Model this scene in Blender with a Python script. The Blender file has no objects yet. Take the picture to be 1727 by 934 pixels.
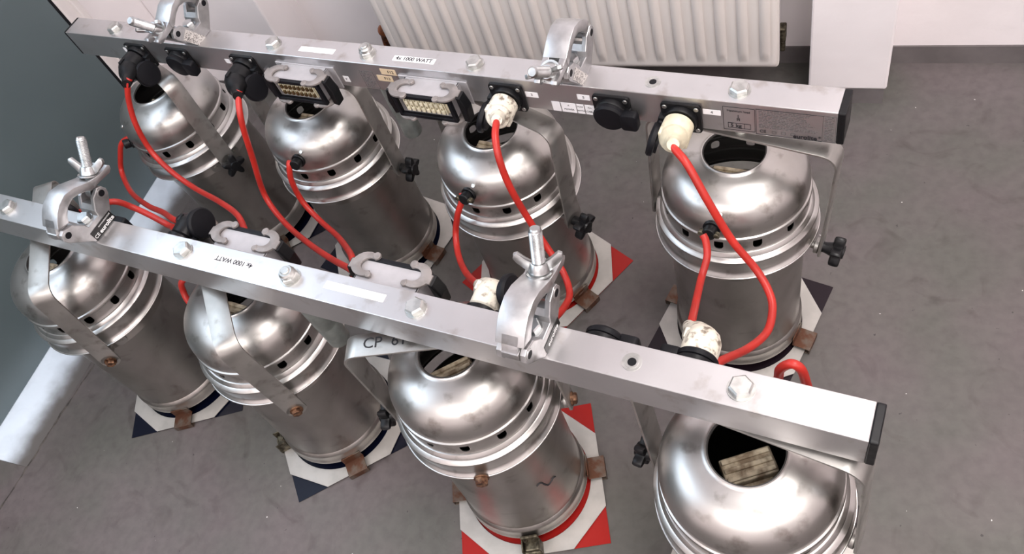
import bpy, bmesh, math, random
from mathutils import Vector, Matrix, Euler
random.seed(4)
C = bpy.context.scene.collection
S = bpy.context.scene
PI = math.pi

# ------------------------------------------------------------------ camera
cd = bpy.data.cameras.new('camera'); cam = bpy.data.objects.new('camera', cd); C.objects.link(cam)
cd.sensor_width = 36.0; cd.lens = 36.0 * 1370.96 / 1727.0; cd.clip_start = 0.02
M = Matrix.Rotation(0.76998, 3, 'Z') @ Matrix.Rotation(0.64778, 3, 'X') @ Matrix.Rotation(-0.43949, 3, 'Z')
cam.matrix_world = Matrix.Translation((0, 0, 1.19946)) @ M.to_4x4()
S.camera = cam
# ------------------------------------------------------------------ colour management and world
S.view_settings.view_transform = 'Standard'; S.view_settings.look = 'None'
S.view_settings.gamma = 1.0; S.view_settings.use_curve_mapping = False
S.view_settings.exposure = 0.22
w = bpy.data.worlds.new('world'); S.world = w; w.use_nodes = True
w.node_tree.nodes['Background'].inputs[0].default_value = (0.8, 0.85, 0.9, 1)
w.node_tree.nodes['Background'].inputs[1].default_value = 0.15
# ------------------------------------------------------------------ lights
TH = 0.12                                   # the room is turned a little against the bars
ROOM = Matrix.Rotation(TH, 4, 'Z')
def room(u, v, z=0.0): return ROOM @ Vector((u, v, z))
def area(name, loc, rot, sx, sy, power, col):
    l = bpy.data.lights.new(name, 'AREA'); l.shape = 'RECTANGLE'; l.size = sx; l.size_y = sy
    l.energy = power; l.color = col
    o = bpy.data.objects.new(name, l); C.objects.link(o); o.location = loc; o.rotation_euler = rot
    return o
LAMPS_FILLS = [((0.42, 0.45), 0.40, 1.25, 33.0), ((1.9, -1.0), 1.2, 1.8, 18.0), ((0.0, -1.9), 2.4, 1.6, 46.0)]  # second and third are added fills that brighten the walls
for (lu, lv), sx, sy, pw in LAMPS_FILLS:
    area('lamp_or_fill_light', room(lu, lv, 2.585), (0, 0, TH), sx, sy, pw, (1.0, 0.955, 0.93))
_q = (ROOM.to_3x3() @ Vector((0.62, 0.0, -0.78))).to_track_quat('-Z', 'Y').to_euler()
area('door_daylight', room(-1.44, 0.30, 1.30), _q, 1.3, 0.7, 5.5, (0.66, 0.83, 1.0))

# ------------------------------------------------------------------ helpers
def link_mesh(name, bm, mats, parent=None, smooth=False, mtx=None, auto=None):
    me = bpy.data.meshes.new(name); bm.normal_update(); bm.to_mesh(me); bm.free()
    for m in (mats if isinstance(mats, (list, tuple)) else [mats]): me.materials.append(m)
    if smooth:
        for p in me.polygons: p.use_smooth = True
        if auto is not None:
            me.set_sharp_from_angle(angle=auto)
    o = bpy.data.objects.new(name, me); C.objects.link(o)
    if parent is not None: o.parent = parent
    if mtx is not None: o.matrix_local = mtx
    return o
def thing(name, label, cat, group=None, mtx=None):
    o = bpy.data.objects.new(name, None); C.objects.link(o); o.empty_display_size = 0.05
    o['label'] = label; o['category'] = cat
    if group: o['group'] = group
    if mtx is not None: o.matrix_world = mtx
    return o
def struct(o): o['kind'] = 'structure'; return o

def add_box(bm, c, s, bev=0.0, rot=None, mi=0, seg=2):
    r = bmesh.ops.create_cube(bm, size=1.0)
    vs = r['verts']; bmesh.ops.scale(bm, vec=s, verts=vs)
    if bev > 0:
        es = list({e for v in vs for e in v.link_edges})
        g = bmesh.ops.bevel(bm, geom=es, offset=bev, segments=seg, profile=0.5, affect='EDGES')
        vs = list({v for f in g['faces'] for v in f.verts} | {v for v in vs if v.is_valid})
    if rot is not None: bmesh.ops.rotate(bm, cent=(0, 0, 0), matrix=rot, verts=vs)
    bmesh.ops.translate(bm, vec=c, verts=vs)
    for f in {f for v in vs for f in v.link_faces}: f.material_index = mi
    return vs
def add_prism(bm, pts, d0, d1, axis='Y', mi=0, mtx=None, bev=0.0):
    """extrude the 2D outline pts between d0 and d1 along axis. Y: pts=(x,z); X: pts=(y,z); Z: pts=(x,y)"""
    def P(a, b, d):
        v = Vector((a, d, b)) if axis == 'Y' else Vector((d, a, b)) if axis == 'X' else Vector((a, b, d))
        return mtx @ v if mtx is not None else v
    A = [bm.verts.new(P(a, b, d0)) for a, b in pts]; B = [bm.verts.new(P(a, b, d1)) for a, b in pts]
    n = len(pts); fs = [bm.faces.new(A), bm.faces.new(B[::-1])]
    for i in range(n): fs.append(bm.faces.new((A[(i + 1) % n], A[i], B[i], B[(i + 1) % n])))
    bmesh.ops.recalc_face_normals(bm, faces=fs)
    for f in fs: f.material_index = mi
    if bev > 0:
        es = [e for f in fs[:2] for e in f.edges]
        bmesh.ops.bevel(bm, geom=es, offset=bev, segments=2, profile=0.5, affect='EDGES')
    return A + B
def add_lathe(bm, prof, n=64, mtx=None, mi=0, closed=False, mi_of=None):
    rings = []
    for r, z in prof:
        ring = []
        for k in range(n):
            a = 2 * PI * k / n
            v = Vector((r * math.cos(a), r * math.sin(a), z))
            ring.append(bm.verts.new(mtx @ v if mtx is not None else v))
        rings.append(ring)
    m = len(prof); fs = []
    for i in range(m if closed else m - 1):
        A, B = rings[i], rings[(i + 1) % m]
        for k in range(n):
            f = bm.faces.new((A[k], A[(k + 1) % n], B[(k + 1) % n], B[k]))
            f.material_index = mi_of(i) if mi_of else mi; fs.append(f)
    if not closed:
        for ring in (rings[0], rings[-1]):
            f = bm.faces.new(ring); f.material_index = mi; fs.append(f)
    bmesh.ops.recalc_face_normals(bm, faces=fs)
    return rings
def frame_to(p, d, up=(0, 0, 1)):
    """matrix with local +Z along d, origin p"""
    d = Vector(d).normalized(); u = Vector(up)
    if abs(d.dot(u)) > 0.98: u = Vector((0, 1, 0))
    x = u.cross(d).normalized(); y = d.cross(x)
    m = Matrix((x, y, d)).transposed().to_4x4(); m.translation = Vector(p); return m
def add_cyl(bm, p, d, r, h, n=24, mi=0, bev=0.0, r2=None):
    r2 = r if r2 is None else r2
    pr = [(r, 0), (r2, h)] if bev <= 0 else [(r - bev, 0), (r, bev), (r2, h - bev), (r2 - bev, h)]
    add_lathe(bm, pr, n, frame_to(p, d), mi)
def add_tube(bm, pts, r, n=12, mi=0):
    """round tube through pts, Catmull-Rom smoothed"""
    P = [Vector(p) for p in pts]; Q = [P[0] * 2 - P[1]] + P + [P[-1] * 2 - P[-2]]; path = []
    for i in range(1, len(Q) - 2):
        for s in range(6):
            t = s / 6
            path.append(0.5 * ((2 * Q[i]) + (Q[i + 1] - Q[i - 1]) * t + (2 * Q[i - 1] - 5 * Q[i] + 4 * Q[i + 1] - Q[i + 2]) * t * t
                        + (3 * Q[i] - Q[i - 1] - 3 * Q[i + 1] + Q[i + 2]) * t ** 3))
    path.append(P[-1])
    rings = []; nrm = None
    for i, p in enumerate(path):
        d = (path[min(i + 1, len(path) - 1)] - path[max(i - 1, 0)]).normalized()
        if nrm is None: nrm = d.orthogonal().normalized()
        nrm = (nrm - d * nrm.dot(d)).normalized(); b = d.cross(nrm)
        rings.append([bm.verts.new(p + (nrm * math.cos(2 * PI * k / n) + b * math.sin(2 * PI * k / n)) * r) for k in range(n)])
    fs = []
    for A, B in zip(rings, rings[1:]):
        for k in range(n): fs.append(bm.faces.new((A[k], A[(k + 1) % n], B[(k + 1) % n], B[k])))
    fs += [bm.faces.new(rings[0]), bm.faces.new(rings[-1])]
    for f in fs: f.material_index = mi
    bmesh.ops.recalc_face_normals(bm, faces=fs)
def rrect(cx, cy, w, h, r, n=4):
    pts = []
    for sx, sy, a0 in ((1, 1, 0), (-1, 1, 90), (-1, -1, 180), (1, -1, 270)):
        for k in range(n + 1):
            a = math.radians(a0 + 90 * k / n)
            pts.append((cx + sx * (w / 2 - r) + r * math.cos(a), cy + sy * (h / 2 - r) + r * math.sin(a)))
    return pts
def hexbolt(bm, p, d, r, h, mi=0, turn=0.3):
    m = frame_to(p, d) @ Matrix.Rotation(turn, 4, 'Z')
    pr = [(r, 0), (r, h * 0.8), (r * 0.84, h)]
    rings = []
    add_lathe(bm, pr, 6, m, mi)
    add_cyl(bm, Vector(p) - Vector(d).normalized() * 0.0004, d, r * 1.12, 0.0016, 24, mi)
def text_mesh(body, size, mtx, mat, parent, name='lettering', align='CENTER', shear=0.0, depth=0.00012, sx=1.0, offset=0.0):
    cu = bpy.data.curves.new(name, 'FONT'); cu.body = body; cu.size = size; cu.align_x = align; cu.align_y = 'CENTER'
    cu.extrude = depth; cu.shear = shear; cu.offset = offset; cu.resolution_u = 3
    t = bpy.data.objects.new(name, cu); C.objects.link(t)
    dg = bpy.context.evaluated_depsgraph_get(); me = bpy.data.meshes.new_from_object(t.evaluated_get(dg))
    bpy.data.objects.remove(t); bpy.data.curves.remove(cu)
    me.materials.clear(); me.materials.append(mat)
    o = bpy.data.objects.new(name, me); C.objects.link(o); o.parent = parent
    o.matrix_local = mtx @ Matrix.Diagonal((sx, 1, 1, 1))
    return o

# ------------------------------------------------------------------ materials
def lin(c): return tuple(((x / 255) / 12.92 if x / 255 <= 0.04045 else ((x / 255 + 0.055) / 1.055) ** 2.4) for x in c)
def mat(name, col, rough=0.5, metal=0.0, noise=0.0, nscale=8.0, rnoise=0.0, bump=0.0, bscale=60.0, col2=None, detail=6.0, thr=(0.4, 0.6), spec=0.5, coord='Object', stretch=None, distort=0.0, stain=None, sscale=38):
    m = bpy.data.materials.new(name); m.use_nodes = True; nt = m.node_tree; N = nt.nodes; L = nt.links
    b = N['Principled BSDF']; b.inputs['Base Color'].default_value = (*col, 1)
    b.inputs['Roughness'].default_value = rough; b.inputs['Metallic'].default_value = metal
    b.inputs['Specular IOR Level'].default_value = spec
    tc = N.new('ShaderNodeTexCoord'); out = tc.outputs[coord]
    if stretch:
        mp = N.new('ShaderNodeMapping'); mp.inputs['Scale'].default_value = stretch; L.new(out, mp.inputs[0]); out = mp.outputs[0]
    def nz(scale, det=detail):
        n = N.new('ShaderNodeTexNoise'); n.inputs['Scale'].default_value = scale; n.inputs['Detail'].default_value = det
        n.inputs['Distortion'].default_value = distort
        L.new(out, n.inputs['Vector']); return n.outputs['Fac']
    if noise > 0 or col2:
        cr = N.new('ShaderNodeValToRGB'); L.new(nz(nscale), cr.inputs[0])
        c2 = col2 if col2 else tuple(x * (1 - noise) for x in col)
        cr.color_ramp.elements[0].position = thr[0]; cr.color_ramp.elements[1].position = thr[1]
        cr.color_ramp.elements[0].color = (*c2, 1); cr.color_ramp.elements[1].color = (*col, 1)
        if stain:
            s2 = N.new('ShaderNodeValToRGB'); L.new(nz(sscale, 9), s2.inputs[0]); e = s2.color_ramp.elements
            e[0].position = 0.58; e[1].position = 0.72; e[0].color = (1, 1, 1, 1); e[1].color = (stain, stain * .96, stain * .92, 1)
            mx = N.new('ShaderNodeMix'); mx.data_type = 'RGBA'; mx.blend_type = 'MULTIPLY'; mx.inputs[0].default_value = 1.0
            L.new(cr.outputs[0], mx.inputs[6]); L.new(s2.outputs[0], mx.inputs[7]); L.new(mx.outputs[2], b.inputs['Base Color'])
        else:
            L.new(cr.outputs[0], b.inputs['Base Color'])
    if rnoise > 0:
        mr = N.new('ShaderNodeMapRange'); L.new(nz(nscale * 1.7), mr.inputs[0])
        mr.inputs[1].default_value = 0.3; mr.inputs[2].default_value = 0.7
        mr.inputs[3].default_value = max(0.03, rough - rnoise); mr.inputs[4].default_value = rough + rnoise
        L.new(mr.outputs[0], b.inputs['Roughness'])
    if bump > 0:
        bp = N.new('ShaderNodeBump'); bp.inputs['Strength'].default_value = bump; bp.inputs['Distance'].default_value = 0.002
        L.new(nz(bscale, 4), bp.inputs['Height']); L.new(bp.outputs[0], b.inputs['Normal'])
    return m
ALU = mat('aged_aluminium', (0.57, 0.555, 0.54), 0.34, 1.0, col2=(0.43, 0.41, 0.39), stain=0.6, nscale=12, rnoise=0.06, bump=0.07, bscale=18, thr=(0.30, 0.68))
ALU_BODY = mat('body_aluminium', (0.50, 0.48, 0.455), 0.35, 1.0, col2=(0.35, 0.33, 0.305), stain=0.7, sscale=24, nscale=9, rnoise=0.06, bump=0.08, bscale=16, thr=(0.36, 0.66), distort=0.6)
ALU_BRIGHT = mat('bead_aluminium', (0.80, 0.78, 0.76), 0.30, 1.0, noise=0.15, nscale=30)
DARK_IN = mat('shaded_inside', (0.045, 0.042, 0.04), 0.6, 0.3)  # dark colour stands in for the shade inside the cans
BAR = mat('bar_aluminium', (0.63, 0.62, 0.625), 0.35, 0.92, noise=0.14, nscale=7, rnoise=0.03, bump=0.03, bscale=200, thr=(0.35, 0.65), stain=0.8)
YOKE = mat('yoke_aluminium', (0.50, 0.485, 0.46), 0.40, 0.95, stain=0.65, noise=0.22, nscale=16, rnoise=0.08, bump=0.06, bscale=90)
CAST = mat('cast_aluminium', (0.56, 0.555, 0.56), 0.40, 0.92, stain=0.7, noise=0.16, nscale=60, rnoise=0.06, bump=0.06, bscale=150)
ZINC = mat('zinc_steel', (0.56, 0.57, 0.57), 0.30, 1.0, noise=0.25, nscale=80, bump=0.05, bscale=200)
BOLT = mat('bolt_steel', (0.60, 0.60, 0.58), 0.38, 1.0, noise=0.25, nscale=90)
HOOK = mat('painted_lever', lin((146, 139, 136)), 0.5, 0.3, noise=0.25, nscale=70)
HOUS = mat('housing_grey', lin((176, 172, 174)), 0.5, 0.2, noise=0.1, nscale=50)
BLACK = mat('black_plastic', (0.006, 0.006, 0.007), 0.38, 0, rnoise=0.08, nscale=60, spec=0.28)
RUBBER = mat('black_rubber', (0.005, 0.005, 0.007), 0.5, spec=0.22)
RED = mat('red_cable', lin((186, 40, 30)), 0.42, 0, noise=0.2, nscale=25)
WHITE_PL = mat('dirty_white_rubber', lin((222, 214, 198)), 0.55, 0, col2=lin((120, 108, 95)), nscale=120, thr=(0.33, 0.47), bump=0.2, bscale=300)
CREAM_PL = mat('cream_plastic', lin((226, 216, 188)), 0.5, 0, noise=0.2, nscale=90)
BRASS = mat('tarnished_brass', (0.20, 0.13, 0.06), 0.4, 0.9)
PAPER = mat('white_label', lin((240, 237, 238)), 0.6)
PAPER_Y = mat('yellowed_label', lin((214, 190, 158)), 0.6)
TAGW = mat('scratched_label', lin((205, 200, 196)), 0.5, 0, col2=lin((95, 90, 88)), nscale=420, thr=(0.42, 0.50), detail=3, distort=1.2)
INK = mat('black_ink', (0.015, 0.015, 0.018), 0.6)
INK_G = mat('grey_print', (0.09, 0.085, 0.085), 0.6)
WHITE_INK = mat('white_print', (0.8, 0.8, 0.8), 0.6)
FRAME = mat('filter_frame_metal', lin((184, 180, 175)), 0.5, 0.35, noise=0.14, nscale=30, rnoise=0.06)
CLIP = mat('rusty_clip', lin((112, 103, 94)), 0.5, 0.7, col2=lin((98, 66, 50)), nscale=55, thr=(0.42, 0.62), bump=0.1, bscale=200)
RUST = mat('rusty_bolt', lin((138, 104, 80)), 0.45, 0.7, col2=lin((70, 44, 32)), nscale=160)
OLIVE = mat('tarnished_latch', lin((112, 106, 90)), 0.45, 0.8, col2=lin((62, 56, 46)), nscale=120)
CERAM = mat('lamp_base_ceramic', lin((208, 194, 168)), 0.7, 0, col2=lin((130, 112, 90)), nscale=70, bump=0.2, bscale=200)
GEL_N = mat('navy_gel', (0.0015, 0.0025, 0.011), 0.35, spec=0.25)
GEL_R = mat('red_gel', lin((150, 22, 16)), 0.4, 0, spec=0.3)
GEL_K = mat('dark_purple_gel', (0.012, 0.006, 0.010), 0.35, spec=0.25)
WALL = mat('white_wall_paint', lin((240, 233, 234)), 0.85, 0, noise=0.05, nscale=5, bump=0.5, bscale=38)
RAD = mat('radiator_enamel', lin((226, 219, 215)), 0.38, 0, noise=0.03, nscale=6)
BASEB = mat('grey_skirting', lin((112, 106, 106)), 0.75, 0, noise=0.25, nscale=12, bump=0.3, bscale=60)
DOORM = mat('grey_green_door', lin((90, 103, 106)), 0.34, 0.0, noise=0.10, nscale=3, rnoise=0.04, spec=0.8)
FRAMEW = mat('white_door_frame', lin((222, 214, 212)), 0.5, 0, noise=0.08, nscale=20)
SILLM = mat('pale_blue_sill', lin((222, 234, 246)), 0.6, 0, noise=0.10, nscale=16, bump=0.4, bscale=50)  # pale blue stands for cool daylight on the white sill
PIPE = mat('rusty_pipe', lin((150, 84, 44)), 0.5, 0.5, col2=lin((70, 36, 22)), nscale=60)
GLASS_LIT = bpy.data.materials.new('daylit_pane'); GLASS_LIT.use_nodes = True
_b = GLASS_LIT.node_tree.nodes['Principled BSDF']; _b.inputs['Base Color'].default_value = (0.6, 0.7, 0.8, 1)
_b.inputs['Emission Color'].default_value = (0.75, 0.88, 1.0, 1); _b.inputs['Emission Strength'].default_value = 1.3
PANEL_LIT = bpy.data.materials.new('panel_diffuser'); PANEL_LIT.use_nodes = True
_b = PANEL_LIT.node_tree.nodes['Principled BSDF']; _b.inputs['Emission Color'].default_value = (1, 0.97, 0.94, 1); _b.inputs['Emission Strength'].default_value = 1.5

def floor_mat():
    m = bpy.data.materials.new('painted_concrete'); m.use_nodes = True; nt = m.node_tree; N = nt.nodes; L = nt.links
    b = N['Principled BSDF']; b.inputs['Specular IOR Level'].default_value = 0.4
    tc = N.new('ShaderNodeTexCoord')
    def noise(sc, det=6, dist=0.0):
        n = N.new('ShaderNodeTexNoise'); n.inputs['Scale'].default_value = sc; n.inputs['Detail'].default_value = det
        n.inputs['Distortion'].default_value = dist; L.new(tc.outputs['Object'], n.inputs['Vector']); return n
    def ramp(src, p0, p1, c0, c1):
        r = N.new('ShaderNodeValToRGB'); L.new(src, r.inputs[0]); e = r.color_ramp.elements
        e[0].position = p0; e[1].position = p1; e[0].color = (*c0, 1); e[1].color = (*c1, 1); return r
    def mix(fac, a, bb, mode='MIX'):
        x = N.new('ShaderNodeMix'); x.data_type = 'RGBA'; x.blend_type = mode
        if isinstance(fac, float): x.inputs[0].default_value = fac
        else: L.new(fac, x.inputs[0])
        for s_, v in ((6, a), (7, bb)):
            if isinstance(v, tuple): x.inputs[s_].default_value = (*v, 1)
            else: L.new(v, x.inputs[s_])
        return x.outputs[2]
    base = ramp(noise(2.2, 8, 0.5).outputs['Fac'], 0.33, 0.68, lin((82, 77, 75)), lin((106, 100, 99)))
    hue = ramp(noise(4.5, 3).outputs['Fac'], 0.38, 0.62, lin((83, 87, 79)), lin((103, 92, 95)))
    c = mix(0.4, base.outputs[0], hue.outputs[0])
    fine = ramp(noise(60, 8).outputs['Fac'], 0.30, 0.62, (0.80, 0.80, 0.80), (1.04, 1.04, 1.04))
    c = mix(0.75, c, fine.outputs[0], 'MULTIPLY')
    scuff = ramp(noise(13, 9, 1.8).outputs['Fac'], 0.56, 0.74, (1, 1, 1), (0.68, 0.65, 0.64))
    c = mix(0.8, c, scuff.outputs[0], 'MULTIPLY')
    dark = ramp(noise(95, 2).outputs['Fac'], 0.735, 0.765, (0, 0, 0), (1, 1, 1))
    c = mix(dark.outputs[0], c, (0.05, 0.045, 0.045))
    wh = ramp(noise(90, 1, 0.3).outputs['Fac'], 0.81, 0.82, (0, 0, 0), (1, 1, 1))
    c = mix(wh.outputs[0], c, (0.62, 0.60, 0.58))
    L.new(c, b.inputs['Base Color'])
    rr = N.new('ShaderNodeMapRange'); L.new(noise(9).outputs['Fac'], rr.inputs[0]); rr.inputs[3].default_value = 0.42; rr.inputs[4].default_value = 0.75
    L.new(rr.outputs[0], b.inputs['Roughness'])
    bp = N.new('ShaderNodeBump'); bp.inputs['Strength'].default_value = 0.25; bp.inputs['Distance'].default_value = 0.002
    L.new(noise(40, 8).outputs['Fac'], bp.inputs['Height']); L.new(bp.outputs[0], b.inputs['Normal'])
    return m
FLOOR = floor_mat()

# ------------------------------------------------------------------ room shell
U0, U1, V0, V1, ZC = -1.5, 2.6, -3.4, 1.289, 2.65
def rbox(name, u0, u1, v0, v1, z0, z1, m, bev=0.0, parent=None):
    bm = bmesh.new(); add_box(bm, ((u0 + u1) / 2, (v0 + v1) / 2, (z0 + z1) / 2), (u1 - u0, v1 - v0, z1 - z0), bev)
    o = link_mesh(name, bm, m, parent)
    if parent is None: o.matrix_world = ROOM; struct(o)
    return o
rbox('floor', U0 - .1, U1 + .1, V0 - .1, V1 + .1, -0.06, 0.0, FLOOR)
rbox('ceiling', U0 - .1, U1 + .1, V0 - .1, V1 + .1, ZC, ZC + .08, WALL)
rbox('wall_back', U0 - .1, U1 + .1, V1, V1 + .1, 0, ZC, WALL)
rbox('wall_front', U0 - .1, U1 + .1, V0 - .1, V0, 0, ZC, WALL)
rbox('wall_right', U1, U1 + .1, V0, V1, 0, ZC, WALL)
rbox('wall_left', U0 - .12, U0 - .02, V0, V1, 0, ZC, WALL)
# door in the left wall: grey-green lower leaf, glazed above (the glazing stands above the frame of the photo)
door = thing('door_1', 'grey-green flush door leaf in white frame at far left', 'door', mtx=ROOM)
del door['label']; del door['category']; door['kind'] = 'structure'
rbox('door_leaf', U0 - .03, U0, -0.75, 0.979, 0.012, 0.93, DOORM, 0.002, door)
rbox('door_leaf_top', U0 - .03, U0, -0.75, 0.979, 1.93, 2.1, DOORM, 0.002, door)
rbox('glass_pane', U0 - .022, U0 - .012, -0.60, 0.86, 0.93, 1.93, GLASS_LIT, 0, door)
rbox('stile', U0 - .03, U0, 0.86, 0.979, 0.93, 1.93, DOORM, 0.001, door)
rbox('stile', U0 - .03, U0, -0.75, -0.60, 0.93, 1.93, DOORM, 0.001, door)
bm = bmesh.new()
add_box(bm, (U0 - .012, 1.006, 1.06), (.03, .042, 2.12), 0.003)
add_box(bm, (U0 + .002, 1.020, 1.06), (.014, .016, 2.12), 0.003)
o = link_mesh('door_frame', bm, FRAMEW, door)
bm = bmesh.new(); add_box(bm, (U0 - .008, 0.982, 1.05), (.016, .007, 2.1)); link_mesh('door_seal', bm, RUBBER, door)
# painted strip along the door; daylight fading towards the crack is put into its colour
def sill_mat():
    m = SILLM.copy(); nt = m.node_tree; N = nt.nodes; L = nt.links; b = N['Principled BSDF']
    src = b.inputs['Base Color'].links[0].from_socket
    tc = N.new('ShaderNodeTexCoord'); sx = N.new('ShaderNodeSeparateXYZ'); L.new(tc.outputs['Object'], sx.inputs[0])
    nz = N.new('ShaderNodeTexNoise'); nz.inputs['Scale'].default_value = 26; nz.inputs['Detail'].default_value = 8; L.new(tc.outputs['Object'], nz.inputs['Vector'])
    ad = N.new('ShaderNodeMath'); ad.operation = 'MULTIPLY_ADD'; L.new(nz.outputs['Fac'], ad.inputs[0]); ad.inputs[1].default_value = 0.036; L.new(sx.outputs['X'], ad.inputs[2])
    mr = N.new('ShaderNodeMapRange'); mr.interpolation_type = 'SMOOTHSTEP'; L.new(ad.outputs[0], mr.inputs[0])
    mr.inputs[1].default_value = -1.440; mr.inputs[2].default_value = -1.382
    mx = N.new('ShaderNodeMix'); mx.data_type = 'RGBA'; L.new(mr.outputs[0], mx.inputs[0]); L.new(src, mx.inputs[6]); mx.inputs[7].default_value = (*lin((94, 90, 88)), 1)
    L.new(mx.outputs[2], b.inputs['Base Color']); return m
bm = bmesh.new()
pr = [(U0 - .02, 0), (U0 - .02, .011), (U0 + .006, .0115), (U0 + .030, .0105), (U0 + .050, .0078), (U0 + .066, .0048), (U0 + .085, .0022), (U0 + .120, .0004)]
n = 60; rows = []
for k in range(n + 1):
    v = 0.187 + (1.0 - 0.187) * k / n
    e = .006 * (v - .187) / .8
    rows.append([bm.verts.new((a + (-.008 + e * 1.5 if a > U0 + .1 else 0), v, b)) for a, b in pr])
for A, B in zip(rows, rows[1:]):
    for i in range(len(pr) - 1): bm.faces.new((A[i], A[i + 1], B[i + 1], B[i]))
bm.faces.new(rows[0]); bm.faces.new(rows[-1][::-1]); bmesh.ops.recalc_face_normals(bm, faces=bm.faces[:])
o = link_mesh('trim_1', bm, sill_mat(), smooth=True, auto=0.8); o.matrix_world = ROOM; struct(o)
# crack in the floor beside it: a thin dark irregular gap
bm = bmesh.new(); prev = None
pts = [(-1.366, .62), (-1.370, .52), (-1.372, .46), (-1.374, .43), (-1.3765, .40), (-1.379, .36), (-1.384, .31), (-1.386, .27), (-1.388, .22), (-1.391, .17), (-1.394, .12), (-1.398, .06), (-1.400, 0), (-1.405, -.08)]
P2 = []
for (a, b), (c, d) in zip(pts, pts[1:]):
    for k in range(4): P2.append((a + (c - a) * k / 4 + random.uniform(-.0015, .0015), b + (d - b) * k / 4))
for (u, v) in P2:
    wd = random.uniform(.0009, .0030)
    cur = (bm.verts.new((u - wd, v, .0004)), bm.verts.new((u, v, .0008)), bm.verts.new((u + wd, v, .0004)))
    if prev:
        bm.faces.new((prev[0], prev[1], cur[1], cur[0])); bm.faces.new((prev[1], prev[2], cur[2], cur[1]))
    prev = cur
CRACK = mat('crack_dirt', (0.10, 0.088, 0.078), 0.9, 0, noise=0.6, nscale=60)
o = link_mesh('trim_2', bm, CRACK); o.matrix_world = ROOM; struct(o)

# pillars and skirting
def pillar(name, u0, u1, v0):
    rbox(name, u0, u1, v0, V1 + .02, 0.038, ZC, WALL, 0.004)
pillar('wall_pillar_right', -0.077, 0.057, 1.176)
pillar('wall_pillar_left', -1.52, -1.205, 1.176)
rbox('baseboard_pillar', -0.074, 0.053, 1.179, V1 + .01, 0, 0.038, BASEB)
rbox('baseboard_back', -1.2, U1, V1 - .004, V1 + .01, 0, 0.040, BASEB)
rbox('baseboard_left', -1.505, -1.209, 1.179, V1 + .01, 0, 0.038, BASEB)

# ceiling lamp above the bars, plus two added fill panels for the walls
for i, ((lu, lv), sx, sy, pw) in enumerate(LAMPS_FILLS):
    t = thing('ceiling_lamp_or_fill', ['rectangular white ceiling lamp above the lamp bars', 'added rectangular white fill panel on the ceiling far to the right', 'added rectangular white fill panel on the ceiling behind the viewer'][i], 'lamp', 'ceiling lamps', Matrix.Translation(room(lu, lv, ZC)) @ ROOM)
    bm = bmesh.new(); add_box(bm, (0, 0, -.0245), (sx + .05, sy + .05, .049), .004); link_mesh('panel_housing', bm, FRAMEW, t)
    bm = bmesh.new(); add_box(bm, (0, 0, -.0535), (sx, sy, .009), .003); link_mesh('diffuser', bm, PANEL_LIT, t)

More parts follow.
